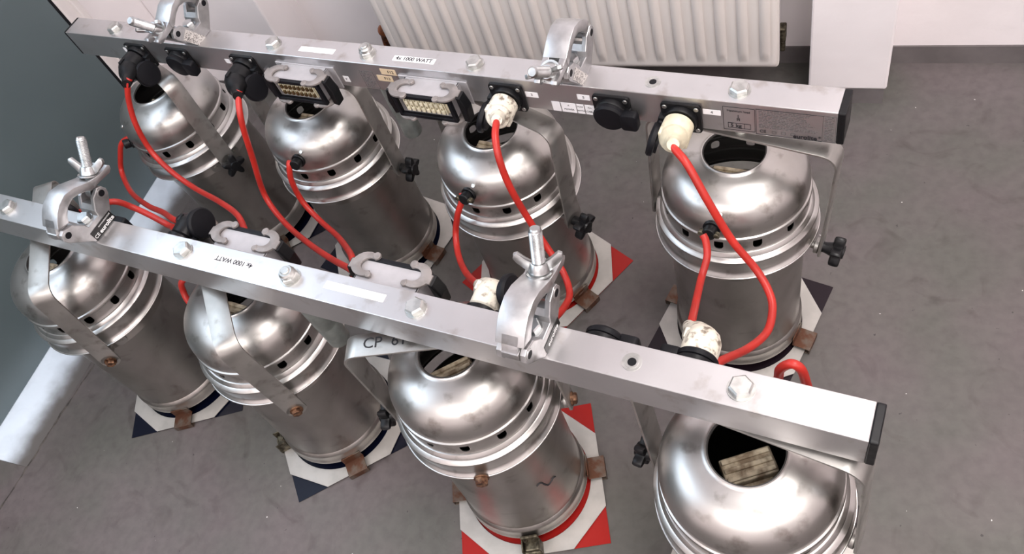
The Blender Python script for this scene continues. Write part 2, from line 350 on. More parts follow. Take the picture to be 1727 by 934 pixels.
# radiator
def radiator():
    t = thing('radiator', 'white ribbed panel radiator on the back wall behind the far bar', 'radiator', None, ROOM)
    u0, u1, z0, z1, vf = -0.914, -0.130, 0.105, 0.72, 1.157
    pitch = 0.0377; ridge0 = u1 - 0.030
    us = [u0, u0 + .004, u0 + .010]; ks = []
    k = 0; cols = []
    u = u0 + .010
    # columns across: raised flutes with a sharp left shoulder
    cols = [(u0, .010), (u0 + .003, .002), (u0 + .009, 0.0), (u0 + .015, 0.0)]
    nr = int((u1 - u0 - .03) / pitch)
    for j in range(nr + 1):
        a = u1 - .022 - (nr - j) * pitch
        for du, dv in ((-.0160, 0), (-.0105, 0), (-.0090, .0012), (-.0078, .0006), (-.0062, -.0052), (-.0035, -.0078), (.0005, -.0086), (.0045, -.0078), (.0072, -.0052), (.0088, .0006), (.0100, .0012), (.0115, 0)):
            if a + du > cols[-1][0] + .0005 and a + du < u1 - .008: cols.append((a + du, dv))
    cols += [(u1 - .007, 0.0), (u1 - .003, .002), (u1, .010)]
    zs = [(z0, 0, .010), (z0 + .003, 0, .002), (z0 + .009, 0, 0), (z0 + .014, 0, 0), (z0 + .018, .0, 0), (z0 + .030, .55, 0), (z0 + .046, 1, 0), (z0 + .3, 1, 0), (z1 - .03, 1, 0), (z1 - .015, 0, 0), (z1, 0, .010)]
    bm = bmesh.new(); G = []
    for z, f, e in zs:
        G.append([bm.verts.new((uu, vf + (d if abs(uu - u0) < .0035 or abs(uu - u1) < .0035 else d * f) + e, z)) for uu, d in cols])
    for A, B in zip(G, G[1:]):
        for i in range(len(cols) - 1): bm.faces.new((A[i], A[i + 1], B[i + 1], B[i]))
    link_mesh('front_panel', bm, RAD, t, smooth=True, auto=0.9)
    bm = bmesh.new(); add_prism(bm, rrect((u0 + u1) / 2, (z0 + z1) / 2, u1 - u0 + .004, z1 - z0 + .004, .008), vf + .006, vf + .020, 'Y', bev=.002)
    link_mesh('panel_rim', bm, RAD, t)
    bm = bmesh.new()
    k = u0 + .03
    while k < u1 - .02:
        add_box(bm, (k, vf + .045, (z0 + z1) / 2), (.0012, .05, z1 - z0 - .06)); k += .012
    link_mesh('convector_fins', bm, RAD, t)
    bm = bmesh.new(); add_box(bm, (u1 + .004, vf + .045, z0 + .045), (.012, .02, .030), .002); add_cyl(bm, (u1 + .004, vf + .045, z0 + .005), (0, 0, 1), .005, .03, 12); link_mesh('end_bracket', bm, OLIVE, t)
    bm = bmesh.new()
    add_tube(bm, [(-.905, 1.20, .150), (-.935, 1.215, .152), (-.965, 1.235, .140), (-.985, 1.25, .108), (-1.0, 1.262, .05), (-1.005, 1.265, .001)], .010, 14)
    add_cyl(bm, (-.952, 1.226, .150), (-.7, .4, -.45), .015, .026, 14, bev=.003)
    link_mesh('inlet_pipe', bm, PIPE, t, smooth=True, auto=0.8)
    bm = bmesh.new(); add_cyl(bm, (-.945, 1.225, .150), (0, 0, 1), .012, .035, 14, bev=.003); link_mesh('valve_stem', bm, PIPE, t, smooth=True, auto=0.8)
radiator()

# ------------------------------------------------------------------ lamp bars
BL = 0.6365; BY = 0.0193; BZ0, BZ1 = 0.458, 0.507
back_m = Matrix.Translation((-0.7255, 0.6762, 0)) @ Matrix.Rotation(0.0025, 4, 'Z')
front_m = Matrix.Translation((-0.6285, 0.3113, 0)) @ Matrix.Rotation(0.0072 + PI, 4, 'Z')
def on_face(s, z, y=-BY):            # matrix of a decal lying on the socket face: local X along bar, local Y up
    return Matrix.Translation((s, y, z)) @ Matrix.Rotation(PI / 2, 4, 'X')
def on_top(s, y, turn=0.0): return Matrix.Translation((s, y, BZ1)) @ Matrix.Rotation(turn, 4, 'Z')
def decal(name, m, w, h, mat_, parent, t=0.0003, skew=0.0):
    bm = bmesh.new()
    pts = [(-w / 2, -h / 2), (w / 2 - skew, -h / 2), (w / 2, h / 2), (-w / 2 + skew, h / 2)]
    add_prism(bm, pts, 0.0, t, 'Z'); o = link_mesh(name, bm, mat_, parent); o.matrix_local = m; return o
def lift(m, d=0.0004): return m @ Matrix.Translation((0, 0, d))

def socket(bar, s, cover='closed', side=1):
    """square flange socket on the face; cover = closed / open"""
    bm = bmesh.new(); zc = 0.4755; y0 = -BY
    add_prism(bm, rrect(s, zc, .049, .0455, .005), y0 - .004, y0 + .0005, 'Y', bev=.0008)
    add_cyl(bm, (s, y0 - .003, zc), (0, -1, 0), .0205, .008, 36, bev=.0012)
    add_box(bm, (s + side * .020, y0 - .008, zc + .000), (.012, .012, .014), .002)
    f = link_mesh('socket', bm, BLACK, bar, smooth=True, auto=0.6)
    bm = bmesh.new()
    for a in (-1, 1):
        for b in (-1, 1):
            bm = bmesh.new(); add_cyl(bm, (s + a * .0192, y0 - .0038, zc + b * .0172), (0, -1, 0), .0030, .0014, 14, bev=.0004)
            link_mesh('flange_screw', bm, BOLT, f, smooth=True, auto=0.6)
    bm = bmesh.new()
    if cover == 'closed':
        mm = frame_to((s, y0 - .010, zc - .001), (0, -1, -0.05))
    elif cover == 'down':   # hanging open beside the plug, turned edge-on
        mm = frame_to((s + side * .024, y0 - .030, zc - .014), (side * 0.93, -.05, 0.30))
    else:                   # standing open, upright beside the plug
        mm = frame_to((s + side * .0225, y0 - .034, zc + .012), (side * 0.95, -.1, .22))
    add_lathe(bm, [(.0185, 0), (.0208, .001), (.0212, .006), (.0190, .0085), (.006, .0100)], 36, mm)
    add_lathe(bm, [(.0160, -.0035), (.0160, .0005)], 36, mm)
    lp = mm @ Vector((0, 0, .005)); hp = Vector((s + side * .022, y0 - .010, zc))
    if cover == 'closed':
        add_prism(bm, rrect(s + side * .026, zc - .004, .022, .026, .005), y0 - .020, y0 - .008, 'Y', bev=.002)
    else:
        add_tube(bm, [hp, (hp + lp) / 2, lp], .0050, 8)
    link_mesh('socket_cover', bm, RUBBER, f, smooth=True, auto=0.6)

def hook_outline():
    """C-shaped locking lever plate, opening towards +x"""
    out = []; 
    for k in range(15):
        a = math.radians(55 + 250 * k / 14); out.append((.0175 * math.cos(a), .0150 * math.sin(a)))
    inn = []
    for k in range(12):
        a = math.radians(300 - 240 * k / 11); inn.append((.004 + .0095 * math.cos(a), .0078 * math.sin(a)))
    return out + inn
def multipole(bar, s, pinmat, name='multipole_connector', up=1):
    y0 = -BY; W_, D, zc = .088, .034, .474; zt, zb = zc + .0185, zc - .0185
    bm = bmesh.new()
    # hollow metal housing: four walls and a flange
    add_box(bm, (s, y0 - D / 2, zt - .0015), (W_, D, .003), .0008); add_box(bm, (s, y0 - D / 2, zb + .0015), (W_, D, .003), .0008)
    for q in (-1, 1): add_box(bm, (s + q * (W_ / 2 - .0015), y0 - D / 2, zc), (.003, D, .037), .0008)
    add_box(bm, (s, y0 - .0012, zc), (W_ + .022, .0024, .040), .0008)
    h = link_mesh(name, bm, HOUS, bar)
    bm = bmesh.new()
    for (cx, cz, w_, h_) in ((s, zt - .001, W_ + .004, .006), (s, zb + .001, W_ + .004, .006), (s - W_ / 2, zc, .006, .040), (s + W_ / 2, zc, .006, .040)):
        add_box(bm, (cx, y0 - D - .002, cz), (w_, .006, h_), .001)
    add_box(bm, (s, y0 - .010, zc), (W_ - .006, .004, .032))
    link_mesh('gasket', bm, RUBBER, h)
    bm = bmesh.new()
    add_box(bm, (s, y0 - .020, zc), (W_ - .016, .024, .021), .001)
    for q in (-1, 1): add_box(bm, (s + q * (W_ / 2 - .011), y0 - .028, zc), (.007, .010, .010), .001)
    for k in range(17): add_box(bm, (s - .032 + k * .004, y0 - .0335, zc), (.0012, .004, .021))
    ins = link_mesh('contact_insert', bm, CREAM_PL, h)
    bm = bmesh.new()
    for k in range(8):
        for q in (-1, 1): add_box(bm, (s - .028 + k * .008, y0 - .0345, zc + q * .0055), (.0045, .006, .0062), .0008)
    p = link_mesh('contacts', bm, pinmat, ins)
    for q in (-1, 1):
        ho = hook_outline()
        for zz, ti in ((zt + .003, 1), (zb - .003, -1)):
            bm = bmesh.new()
            pts = [(s + q * (W_ / 2 - .009) - q * a * 1.1, y0 - .026 + b * 1.12) for a, b in ho]
            if q < 0: pts = pts[::-1]
            add_prism(bm, pts, zz - .0016, zz + .0016, 'Z', bev=.0005)
            add_cyl(bm, (s + q * (W_ / 2 - .018), y0 - .039, zz - .002), (0, 0, 1), .0050, .0045, 16, bev=.0008)
            add_cyl(bm, (s + q * (W_ / 2 - .019), y0 - .013, zz - .002), (0, 0, 1), .0040, .0045, 16, bev=.0008)
            add_box(bm, (s + q * (W_ / 2 + .005), y0 - .024, zz), (.014, .012, .003), .0005)
            lv = link_mesh('locking_lever', bm, HOOK, h, smooth=True, auto=0.6)
        bm = bmesh.new(); add_prism(bm, [(s + q * (W_ / 2 + .009), zc - .022), (s + q * (W_ / 2 + .017), zc - .025), (s + q * (W_ / 2 + .020), zc), (s + q * (W_ / 2 + .015), zc + .020), (s + q * (W_ / 2 + .009), zc + .022)], y0 - .033, y0 - .017, 'Y', bev=.002)
        link_mesh('lever_grip', bm, BLACK, lv)

def bar_unit(mtx, label, front):
    t = thing('lighting_bar', label, 'lighting bar', 'lighting bars', mtx)
    bm = bmesh.new()
    # hollow rectangular extrusion with two drilled holes in the top (at +-0.42)
    add_box(bm, (0, 0, (BZ0 + BZ1) / 2), (2 * BL - .004, 2 * BY, BZ1 - BZ0), .0010)
    link_mesh('beam', bm, BAR, t)
    for q in (-1, 1):
        bm = bmesh.new(); add_prism(bm, rrect(0, (BZ0 + BZ1) / 2, 2 * BY + .001, BZ1 - BZ0 + .001, .003), q * (BL - .002), q * (BL + (.006 if (q > 0) != front else .0006)), 'X', bev=(.0012 if (q > 0) != front else .0002))
        link_mesh('end_cap', bm, BLACK, t)
    bm = bmesh.new()
    for s in (-.5235, -.1745, .1745, .5235):
        bm = bmesh.new(); hexbolt(bm, (s, 0, BZ1), (random.uniform(-.04, .04), random.uniform(-.04, .04), 1), .0115, .0085, turn=random.uniform(0, 1)); link_mesh('hex_bolt', bm, BOLT, t)
    bm = bmesh.new(); hexbolt(bm, (0, 0, BZ1), (0, 0, 1), .0115, .0085, turn=.5); add_lathe(bm, [(.0095, .008), (.0095, .012), (.0078, .0145), (.0065, .0145)], 24, Matrix.Translation((0, 0, BZ1))); add_cyl(bm, (0, 0, BZ1 + .013), (0, 0, 1), .0055, .0032, 20, bev=.0008)
    link_mesh('lock_nut', bm, BOLT, t, smooth=True, auto=0.5)
    hs = .42 if not front else -.42
    bm = bmesh.new(); add_lathe(bm, [(.0045, .0006), (.0098, .0006), (.0098, -.0004), (.0045, -.0004)], 28, Matrix.Translation((hs, 0, BZ1)), closed=True); add_lathe(bm, [(.0062, .0010), (.0070, .0010), (.0070, .0002), (.0062, .0002)], 28, Matrix.Translation((hs, 0, BZ1)), closed=True)
    link_mesh('hole_rim', bm, BOLT, t)
    bm = bmesh.new(); add_cyl(bm, (hs, 0, BZ1 - .001), (0, 0, 1), .0044, .0013, 20); link_mesh('drilled_hole', bm, RUBBER, t)
    # spigot stub under the beam between the middle cans
    bm = bmesh.new(); add_lathe(bm, [(.0150, 0), (.0150, -.060), (.0141, -.063), (.0141, -.066), (.0148, -.068), (.0148, -.104), (.0130, -.108)], 32, Matrix.Translation((0.012, -.002, BZ0)))
    link_mesh('spigot', bm, SPIG, t, smooth=True, auto=0.6)
    # sockets and multipole connectors, face looks to -y
    if not front:
        socket(t, -.471, 'down', 1); socket(t, -.375, 'closed', 1); socket(t, -.234, 'down', 1)
        socket(t, .2245, 'down', -1); socket(t, .371, 'closed', 1); socket(t, .459, 'down', -1)
    else:
        socket(t, -.471, 'closed', 1); socket(t, -.375, 'closed', -1); socket(t, -.234, 'up', -1)
        socket(t, .2245, 'up', -1); socket(t, .371, 'closed', -1); socket(t, .459, 'closed', 1)
    multipole(t, -.112, BRASS); multipole(t, .111, CREAM_PL)
    # top stickers
    decal('blank_label', on_top(-.0905 + .0, -.0025), .064 if not front else .083, .0098, PAPER, t)
    lb = decal('power_label', on_top(.079 if not front else .091, -.0025), .068, .0098, PAPER, t)
    text_mesh('4x 1000 WATT', .0092, Matrix.Translation((0, 0, .0004)), INK, lb, sx=1.0, offset=.0002)
    if not front:
        for s, z, w_, h_, tx in ((-.503, .4815, .012, .0085, ''), (-.272, .4815, .010, .0085, ''), (-.044, .4725, .010, .011, 'P'), (.2600, .4830, .018, .0088, '3'), (.3335, .4885, .017, .0085, '5'), (.4955, .4875, .021, .0080, '4')):
            d_ = decal('small_label', on_face(s, z), w_, h_, PAPER, t)
            if tx: text_mesh(tx, .006, Matrix.Translation((0, 0, .0004)), INK, d_)
        for s, z, tx in ((.040, .4957, 'F12'), (.029, .4825, 'F13')):
            d_ = decal('yellowed_label', on_face(s, z), .026, .0105, PAPER_Y, t); text_mesh(tx, .0072, Matrix.Translation((0.004, 0, .0004)), INK, d_)
        # instruction print with frame lines, as on the beam
        def lines(name, s0, s1, z0, z1, n, mt=INK_G, th=.0006, rag=.25, frame=True):
            bm = bmesh.new(); y = -BY - .00015
            if frame:
                for zz in (z0, z1): add_box(bm, ((s0 + s1) / 2, y, zz), (s1 - s0, .0003, .0005))
                for ss in (s0, s1): add_box(bm, (ss, y, (z0 + z1) / 2), (.0005, .0003, z1 - z0))
            for k in range(n):
                z = z1 - (k + .8) * (z1 - z0) / (n + .6); x = s0 + .002; e = s1 - .002 - random.random() * rag * (s1 - s0)
                while x < e:
                    w_ = min(random.uniform(.0015, .006), e - x)
                    add_box(bm, (x + w_ / 2, y, z), (w_, .0003, th * random.uniform(.8, 1.5))); x += w_ + .0009
            return link_mesh(name, bm, mt, t)
        lines('printed_table', -.012, .011, .461, .493, 12, rag=.35)
        lines('instruction_print', .5475, .6180, .470, .5020, 13, rag=.25, frame=False)
        lines('instruction_print', .6195, .6335, .461, .5010, 16, rag=.1)
        bm = bmesh.new()
        for a, b, c, d in ((.5465, .5005, .6195, .5005), (.5465, .4600, .5465, .5005), (.5465, .4600, .6195, .4600), (.5087, .4995, .5450, .4995), (.5087, .4625, .5450, .4625), (.5087, .4625, .5087, .4995), (.5450, .4625, .5450, .4995), (.5140, .4660, .5400, .4660), (.5140, .4740, .5400, .4740), (.5140, .4660, .5140, .4740), (.5330, .4660, .5330, .4740), (.5400, .4660, .5400, .4740)):
            add_box(bm, ((a + c) / 2, -BY - .0002, (b + d) / 2), (max(abs(c - a), .0005), .0004, max(abs(d - b), .0005)))
        add_box(bm, (.5262, -BY - .0002, .4835), (.0008, .0004, .0085))
        for q in (-1, 1): add_box(bm, (.5262 + q * .0013, -BY - .0002, .4803), (.0008, .0004, .0042), rot=None)
        wl = link_mesh('weight_print', bm, INK, t)
        fp = lift(on_face(.5265, .4935), .0003); text_mesh('Maximum load', .0045, fp, INK, t, name='load_lettering')
        text_mesh('5 kg', .0078, lift(on_face(.5232, .4698), .0003), INK, t, name='load_lettering', offset=.0001)
        text_mesh('eurolite', .0083, lift(on_face(.6010, .4635), .0003), INK, t, name='maker_lettering', offset=.00025); text_mesh('\u00ae', .0045, lift(on_face(.6170, .4655), .0003), INK, t, name='maker_lettering')
        text_mesh('CE', .0065, lift(on_face(.5540, .4655), .0003), INK, t, name='approval_lettering')
        bm = bmesh.new()
        for k in range(3):
            for a, b, c, d in ((0, .003, .005, .003), (0, -.002, .005, -.002)): add_box(bm, (.5645 + k * .0105 + .002, -BY - .0002, .4655 + b * .8), (.0045, .0004, .0005))
            for q in (0, .0045): add_box(bm, (.5645 + k * .0105 + q, -BY - .0002, .4659), (.0005, .0004, .004))
        link_mesh('approval_symbols', bm, INK_G, t)
        # row of small white boxes with print
        for k, (s, w_, tx, tx2) in enumerate(((.2915, .0115, '', ''), (.3090, .0205, 'A', 'POWER'), (.3255, .0100, 'MAX', 'WITH'), (.3385, .0130, 'ALL', 'CABLE'))):
            d_ = decal('print_box', on_face(s, .4670), w_, .0165, PAPER, t)
            if tx2: text_mesh(tx2, .0040, Matrix.Translation((0, -.003, .0004)), INK, d_); text_mesh(tx, .0036, Matrix.Translation((0, .004, .0004)), INK_G, d_)
    return t
SPIG = mat('spigot_steel', lin((150, 156, 152)), 0.45, 0.7, noise=0.2, nscale=60)
bar_unit(back_m, 'rear aluminium lamp bar carrying sockets, multipole connectors and printed instructions', False)
bar_unit(front_m, 'front aluminium lamp bar running across the whole picture, nearest the viewer', True)

# ------------------------------------------------------------------ hook clamps on the bars
def clamp(x, bar_y, yaw, label, bolt_ang, jaw_turn, tag, flip_tag=False, bx=None):
    """body symmetric in profile (y,z), pipe axis along x. hinge at -y, eyebolt at +y"""
    t = thing('pipe_clamp', label, 'clamp', 'pipe clamps', Matrix.Translation((x, bar_y, BZ1)) @ Matrix.Rotation(yaw, 4, 'Z'))
    hw = .0158
    R, cz = .0255, .0555
    prof = [(-.0165, 0), (.0165, 0), (.0305, .0165), (.0425, .031), (.0445, .0375), (.0415, .0450), (.0355, .0480), (.0300, .0455)]
    prof += [(R * math.sin(math.radians(a)), cz - R * math.cos(math.radians(a))) for a in (60, 48)]
    prof += [(.0115, .0290), (.0095, .0220), (-.0095, .0220), (-.0115, .0290)]
    prof += [(R * math.sin(math.radians(a)), cz - R * math.cos(math.radians(a))) for a in (-48, -60)]
    prof += [(-.0300, .0455), (-.0355, .0480), (-.0415, .0450), (-.0445, .0375), (-.0425, .031), (-.0305, .0165)]
    bm = bmesh.new()
    for x0, x1 in ((-hw, -.0095), (.0095, hw)): add_prism(bm, prof, x0, x1, 'X', bev=.0010)
    mid = [(-.0165, 0.0004), (.0165, 0.0004), (.0255, .0150), (.0280, .0300), (.0170, .0350), (.0115, .0290), (.0095, .0220), (-.0095, .0220), (-.0115, .0290), (-.0170, .0350), (-.0280, .0300), (-.0255, .0150)]
    add_prism(bm, mid, -.0100, .0100, 'X')
    b = link_mesh('saddle', bm, CAST, t)
    bm = bmesh.new(); hexbolt(bm, (0, 0, .0222), (0, 0, 1), .0095, .0075, turn=.2); link_mesh('fixing_bolt', bm, ZINC, t)
    for yy in (-.0352, .0352):
        bm = bmesh.new(); add_cyl(bm, (-hw - .0004, yy, .0385), (1, 0, 0), .0046, 2 * hw + .0008, 20); link_mesh('pivot_hole_fill', bm, RUBBER, t)  # dark cylinder stands in for the shaded pivot holes
    for yy in (-.0352, .0352):
        for xx in (-hw - .0006, hw - .0004):
            bm = bmesh.new(); add_lathe(bm, [(.0046, 0), (.0062, 0), (.0062, .0010), (.0046, .0010)], 20, frame_to((xx, yy, .0385), (1, 0, 0)), closed=True); link_mesh('pin_ring', bm, CAST, t)
    # jaw arching over the pipe, with knuckle at the hinge and slotted flange
    outer = [(-.0437, .0400), (-.0425, .0465), (-.0380, .0540), (-.0315, .0615), (-.0235, .0685), (-.0140, .0738), (0, .0770), (.0145, .0735), (.0260, .0668), (.0360, .0610)]
    inner = [(.0360, .0500), (.0290, .0510), (.0225, .0565), (.0140, .0616), (.0040, .0648), (-.0080, .0622), (-.0170, .0555), (-.0225, .0480), (-.0262, .0420), (-.0352, .0380)]
    jm = Matrix.Translation((0, -.0352, .0385)) @ Matrix.Rotation(jaw_turn, 4, 'X') @ Matrix.Translation((0, .0352, -.0385))
    bm = bmesh.new()
    add_prism(bm, outer[2:] + inner[:8], -hw + .0005, hw - .0005, 'X', mtx=jm, bev=.0009)
    add_prism(bm, [outer[0], outer[1], outer[2], outer[3], inner[7], inner[8]], -.0085, .0085, 'X', mtx=jm)
    kn = [(-.0437, .0470), (-.0443, .0385), (-.0410, .0325), (-.0352, .0300), (-.0295, .0325), (-.0268, .0385), (-.0268, .0470)]
    add_prism(bm, kn, -.0090, .0090, 'X', mtx=jm, bev=.0006)
    fl = [(.0355, .0500), (.0500, .0485), (.0640, .0462), (.0690, .0490), (.0705, .0530), (.0680, .0560), (.0600, .0555), (.0480, .0575), (.0355, .0612)]
    for x0, x1 in ((-hw + .001, -.0065), (.0065, hw - .001)): add_prism(bm, fl, x0, x1, 'X', mtx=jm, bev=.0008)
    link_mesh('jaw', bm, CAST, t, smooth=True, auto=0.5)
    # eyebolt with wing nut
    d = Vector((0, math.cos(bolt_ang), math.sin(bolt_ang))); p0 = Vector((0, .0352, .0385))
    seat = .0225 if bx is None else bx
    bm = bmesh.new(); add_cyl(bm, (-.0055, .0352, .0385), (1, 0, 0), .0085, .011, 20)
    pr = [(.0048, .004)]; k = .012
    while k < seat + .048: pr += [(.0068, k), (.0060, k + .0009)]; k += .0018
    pr += [(.0060, seat + .0495), (.0048, seat + .051)]
    add_lathe(bm, pr, 20, frame_to(p0, d)); link_mesh('eyebolt', bm, ZINC, t, smooth=True, auto=0.9)
    bm = bmesh.new(); q = p0 + d * seat
    add_cyl(bm, q, d, .0140, .0016, 28); add_cyl(bm, q + d * .0016, d, .0112, .011, 24, r2=.0090, bev=.001)
    X = Vector((1, 0, 0)); up = d
    side = (X * math.cos(.35) + d.cross(X) * math.sin(.35)).normalized()
    fm = Matrix((side, d.cross(side), d)).transposed().to_4x4(); fm.translation = q + d * .002
    for sg in (-1, 1):
        w_ = [(sg * .0065, .0), (sg * .011, .000), (sg * .0215, .0105), (sg * .0245, .0155), (sg * .0235, .0200), (sg * .0195, .0215), (sg * .0125, .0150), (sg * .0065, .0105)]
        add_prism(bm, w_, -.0028, .0028, 'Y', mtx=fm, bev=.0010)
    link_mesh('wing_nut', bm, ZINC, t, smooth=True, auto=0.6)
    return t
def tagplate(t, m, w_, h_, mat_, dark):
    d_ = decal('maker_tag' if dark else 'paper_tag', m, w_, h_, mat_, t, t=.0004)
    return d_
T_BLK = mat('black_tag', (0.01, 0.01, 0.01), 0.4)
def face_plus_x(y, z, turn=0.0, flip=False):   # decal on the +x (or -x when the clamp is turned round) side
    m = Matrix.Translation((.0160, y, z)) @ Matrix.Rotation(PI / 2, 4, 'Z') @ Matrix.Rotation(PI / 2, 4, 'X') @ Matrix.Rotation(turn, 4, 'Z')
    return Matrix.Rotation(PI, 4, 'Z') @ m if flip else m
fl = clamp(-.6285 - .3368, .3093, 0.007, 'open pipe clamp with black maker tag at left end of front bar', math.radians(57), 0.0, 'black')
d_ = tagplate(fl, Matrix.Translation((.0160, .0045, .0075)) @ Matrix.Rotation(PI / 2, 4, 'Z') @ Matrix.Rotation(PI / 2, 4, 'X'), .040, .0150, T_BLK, True)
text_mesh('eurolite', .0088, Matrix.Translation((.0050, -.0028, .0005)), WHITE_INK, d_, offset=.0002)
text_mesh('CE', .0070, Matrix.Translation((-.0150, -.0028, .0005)), WHITE_INK, d_)
text_mesh('WWW.EUROLITE.DE', .0026, Matrix.Translation((.006, .0042, .0005)), WHITE_INK, d_)
fr = clamp(-.6285 + .3202, .3135, 0.007, 'pipe clamp with upright threaded bolt on right half of front bar', math.radians(70), 0.0, 'worn')
d_ = tagplate(fr, Matrix.Translation((.0160, .0045, .0070)) @ Matrix.Rotation(PI / 2, 4, 'Z') @ Matrix.Rotation(PI / 2, 4, 'X'), .036, .0115, T_BLK, True)
text_mesh('eurolite', .0080, Matrix.Translation((.001, -.001, .0005)), WHITE_INK, d_, offset=.0001)
br = clamp(-.7255 + .3192, .6762, PI, 'pipe clamp with bolt tipped forward on right half of rear bar', math.radians(43), 0.0, 'white')
tagplate(br, face_plus_x(-.016, .0130, -.98 + PI, True), .042, .0150, TAGW, False)
bl = clamp(-.7255 - .3328, .6757, PI, 'pipe clamp cut by the top edge of the picture on rear bar', math.radians(55), 0.0, 'white')
tagplate(bl, face_plus_x(-.016, .0130, -.98 + PI, True), .040, .0170, TAGW, False)

# ------------------------------------------------------------------ PAR cans
Z0 = 0.022
def lathe_obj(name, prof_out, thick, mats, parent, mtx, n=96, auto=0.5):
    """closed shell: outside profile (bottom to top), inside offset; inside gets material 1"""
    inn = [(r - thick, z) for r, z in reversed(prof_out)]
    no = len(prof_out); prof = prof_out + inn
    bm = bmesh.new(); add_lathe(bm, prof, n, None, 0, closed=True, mi_of=lambda i: 0 if i < no else 1)
    return link_mesh(name, bm, mats, parent, smooth=True, mtx=mtx, auto=auto)
body_prof = [(.0945, .022), (.0967, .0225), (.0970, .026), (.0958, .029), (.0955, .040), (.0962, .043), (.0958, .047), (.0925, .052), (.0922, .060), (.0922, .236), (.0928, .238), (.0928, .240), (.0922, .242), (.0922, .262), (.0900, .262)]
cap_prof = [(.1060, .2655), (.1080, .2650), (.1085, .2680), (.1062, .2705), (.1045, .2730), (.1040, .2760), (.1040, .2900), (.1045, .2920), (.1066, .2932), (.1070, .2950), (.1066, .2970), (.1030, .3005), (.1012, .3012), (.1005, .3030), (.0972, .3068), (.0960, .3072)]
slot_prof = [(.0960, .3065), (.0948, .3085), (.0938, .3110), (.0930, .3250), (.0930, .3280)]
dome_prof = [(.0925, .3258), (.0955, .3264), (.0968, .3282), (.0969, .3308), (.0960, .3328), (.0940, .3338), (.0940, .3358), (.0945, .3420), (.0946, .3490), (.0935, .3560), (.0912, .3630), (.0875, .3700), (.0825, .3762), (.0760, .3815), (.0680, .3862), (.0600, .3893), (.0520, .3912), (.0455, .3922), (.0425, .3932), (.0410, .3945), (.0397, .3945), (.0390, .3925)]
def slot_ring_mesh():
    inn = [(r - .0012, z) for r, z in reversed([(.0960, .3050), (.0945, .3090), (.0932, .3130), (.0926, .3280)])]
    out = [(.0960, .3050), (.0945, .3090), (.0932, .3130), (.0926, .3280)]
    bm = bmesh.new(); add_lathe(bm, out + inn, 144, None, 0, closed=True, mi_of=lambda i: 0 if i < 4 else 1)
    a = link_mesh('ring_tmp', bm, [ALU, DARK_IN], smooth=True, auto=0.7)
    bm = bmesh.new()
    for k in range(12):
        an = 2 * PI * (k + .5) / 12
        m = Matrix.Rotation(an, 4, 'Z') @ Matrix.Translation((.094, 0, .3178)) @ Matrix.Rotation(PI / 2, 4, 'Y')
        # after the turn: local x -> -z, local y -> tangential
        add_prism(bm, rrect(0, 0, .0150, .0120, .0048, 4), -.02, .02, 'Z', mtx=m)
    c = link_mesh('cut_tmp', bm, DARK_IN)
    md = a.modifiers.new('b', 'BOOLEAN'); md.object = c; md.operation = 'DIFFERENCE'; md.solver = 'EXACT'
    bpy.context.view_layer.update()
    dg = bpy.context.evaluated_depsgraph_get(); me = bpy.data.meshes.new_from_object(a.evaluated_get(dg))
    while len(me.materials) > 2: me.materials.pop()
    me.set_sharp_from_angle(angle=0.7)
    bpy.data.objects.remove(a); bpy.data.objects.remove(c); return me
SLOT_ME = slot_ring_mesh()

def make_yoke(t, T, mid, ang, hw=.1175):
    """U strap from both pivots up under the bar; T = top centre under bar, mid = between the pivots (both local)"""
    up = (T - mid); H = up.length; up.normalize()
    x = Vector((math.cos(ang), math.sin(ang), 0)); x = (x - up * x.dot(up)).normalized(); y = up.cross(x)
    m = Matrix((x, y, up)).transposed().to_4x4(); m.translation = mid
    th = .0032; r = .020; w_ = .0150
    def path(off):
        p = [(-hw - off, -.002)]
        for k in range(9):
            a = math.radians(180 - 90 * k / 8); p.append((-(hw - r) + (r + off) * math.cos(a), H - th / 2 - r + (r + off) * math.sin(a)))
        for k in range(9):
            a = math.radians(90 - 90 * k / 8); p.append(((hw - r) + (r + off) * math.cos(a), H - th / 2 - r + (r + off) * math.sin(a)))
        p.append((hw + off, -.002)); return p
    bm = bmesh.new(); add_prism(bm, path(th / 2) + path(-th / 2)[::-1], -w_, w_, 'Y', bev=.0006)
    for q in (-1, 1): add_cyl(bm, (q * hw - th / 2, 0, 0), (1, 0, 0), w_, th, 28, bev=.0004)
    yk = link_mesh('yoke', bm, YOKE, t, smooth=True, mtx=m, auto=0.5)
    return yk, m
def star_knob(parent, p, d, name='tilt_knob'):
    bm = bmesh.new(); pts = []
    for k in range(60):
        a = 2 * PI * k / 60; pts.append(((.0165 + .0055 * math.cos(5 * a)) * math.cos(a), (.0165 + .0055 * math.cos(5 * a)) * math.sin(a)))
    m = frame_to(p, d)
    add_prism(bm, pts, .012, .026, 'Z', mtx=m, bev=.003); add_lathe(bm, [(.0075, 0), (.0075, .004), (.010, .013)], 20, m)
    add_lathe(bm, [(.010, .0255), (.009, .028), (.004, .0285)], 20, m)
    return link_mesh(name, bm, BLACK, parent, smooth=True, auto=0.6)

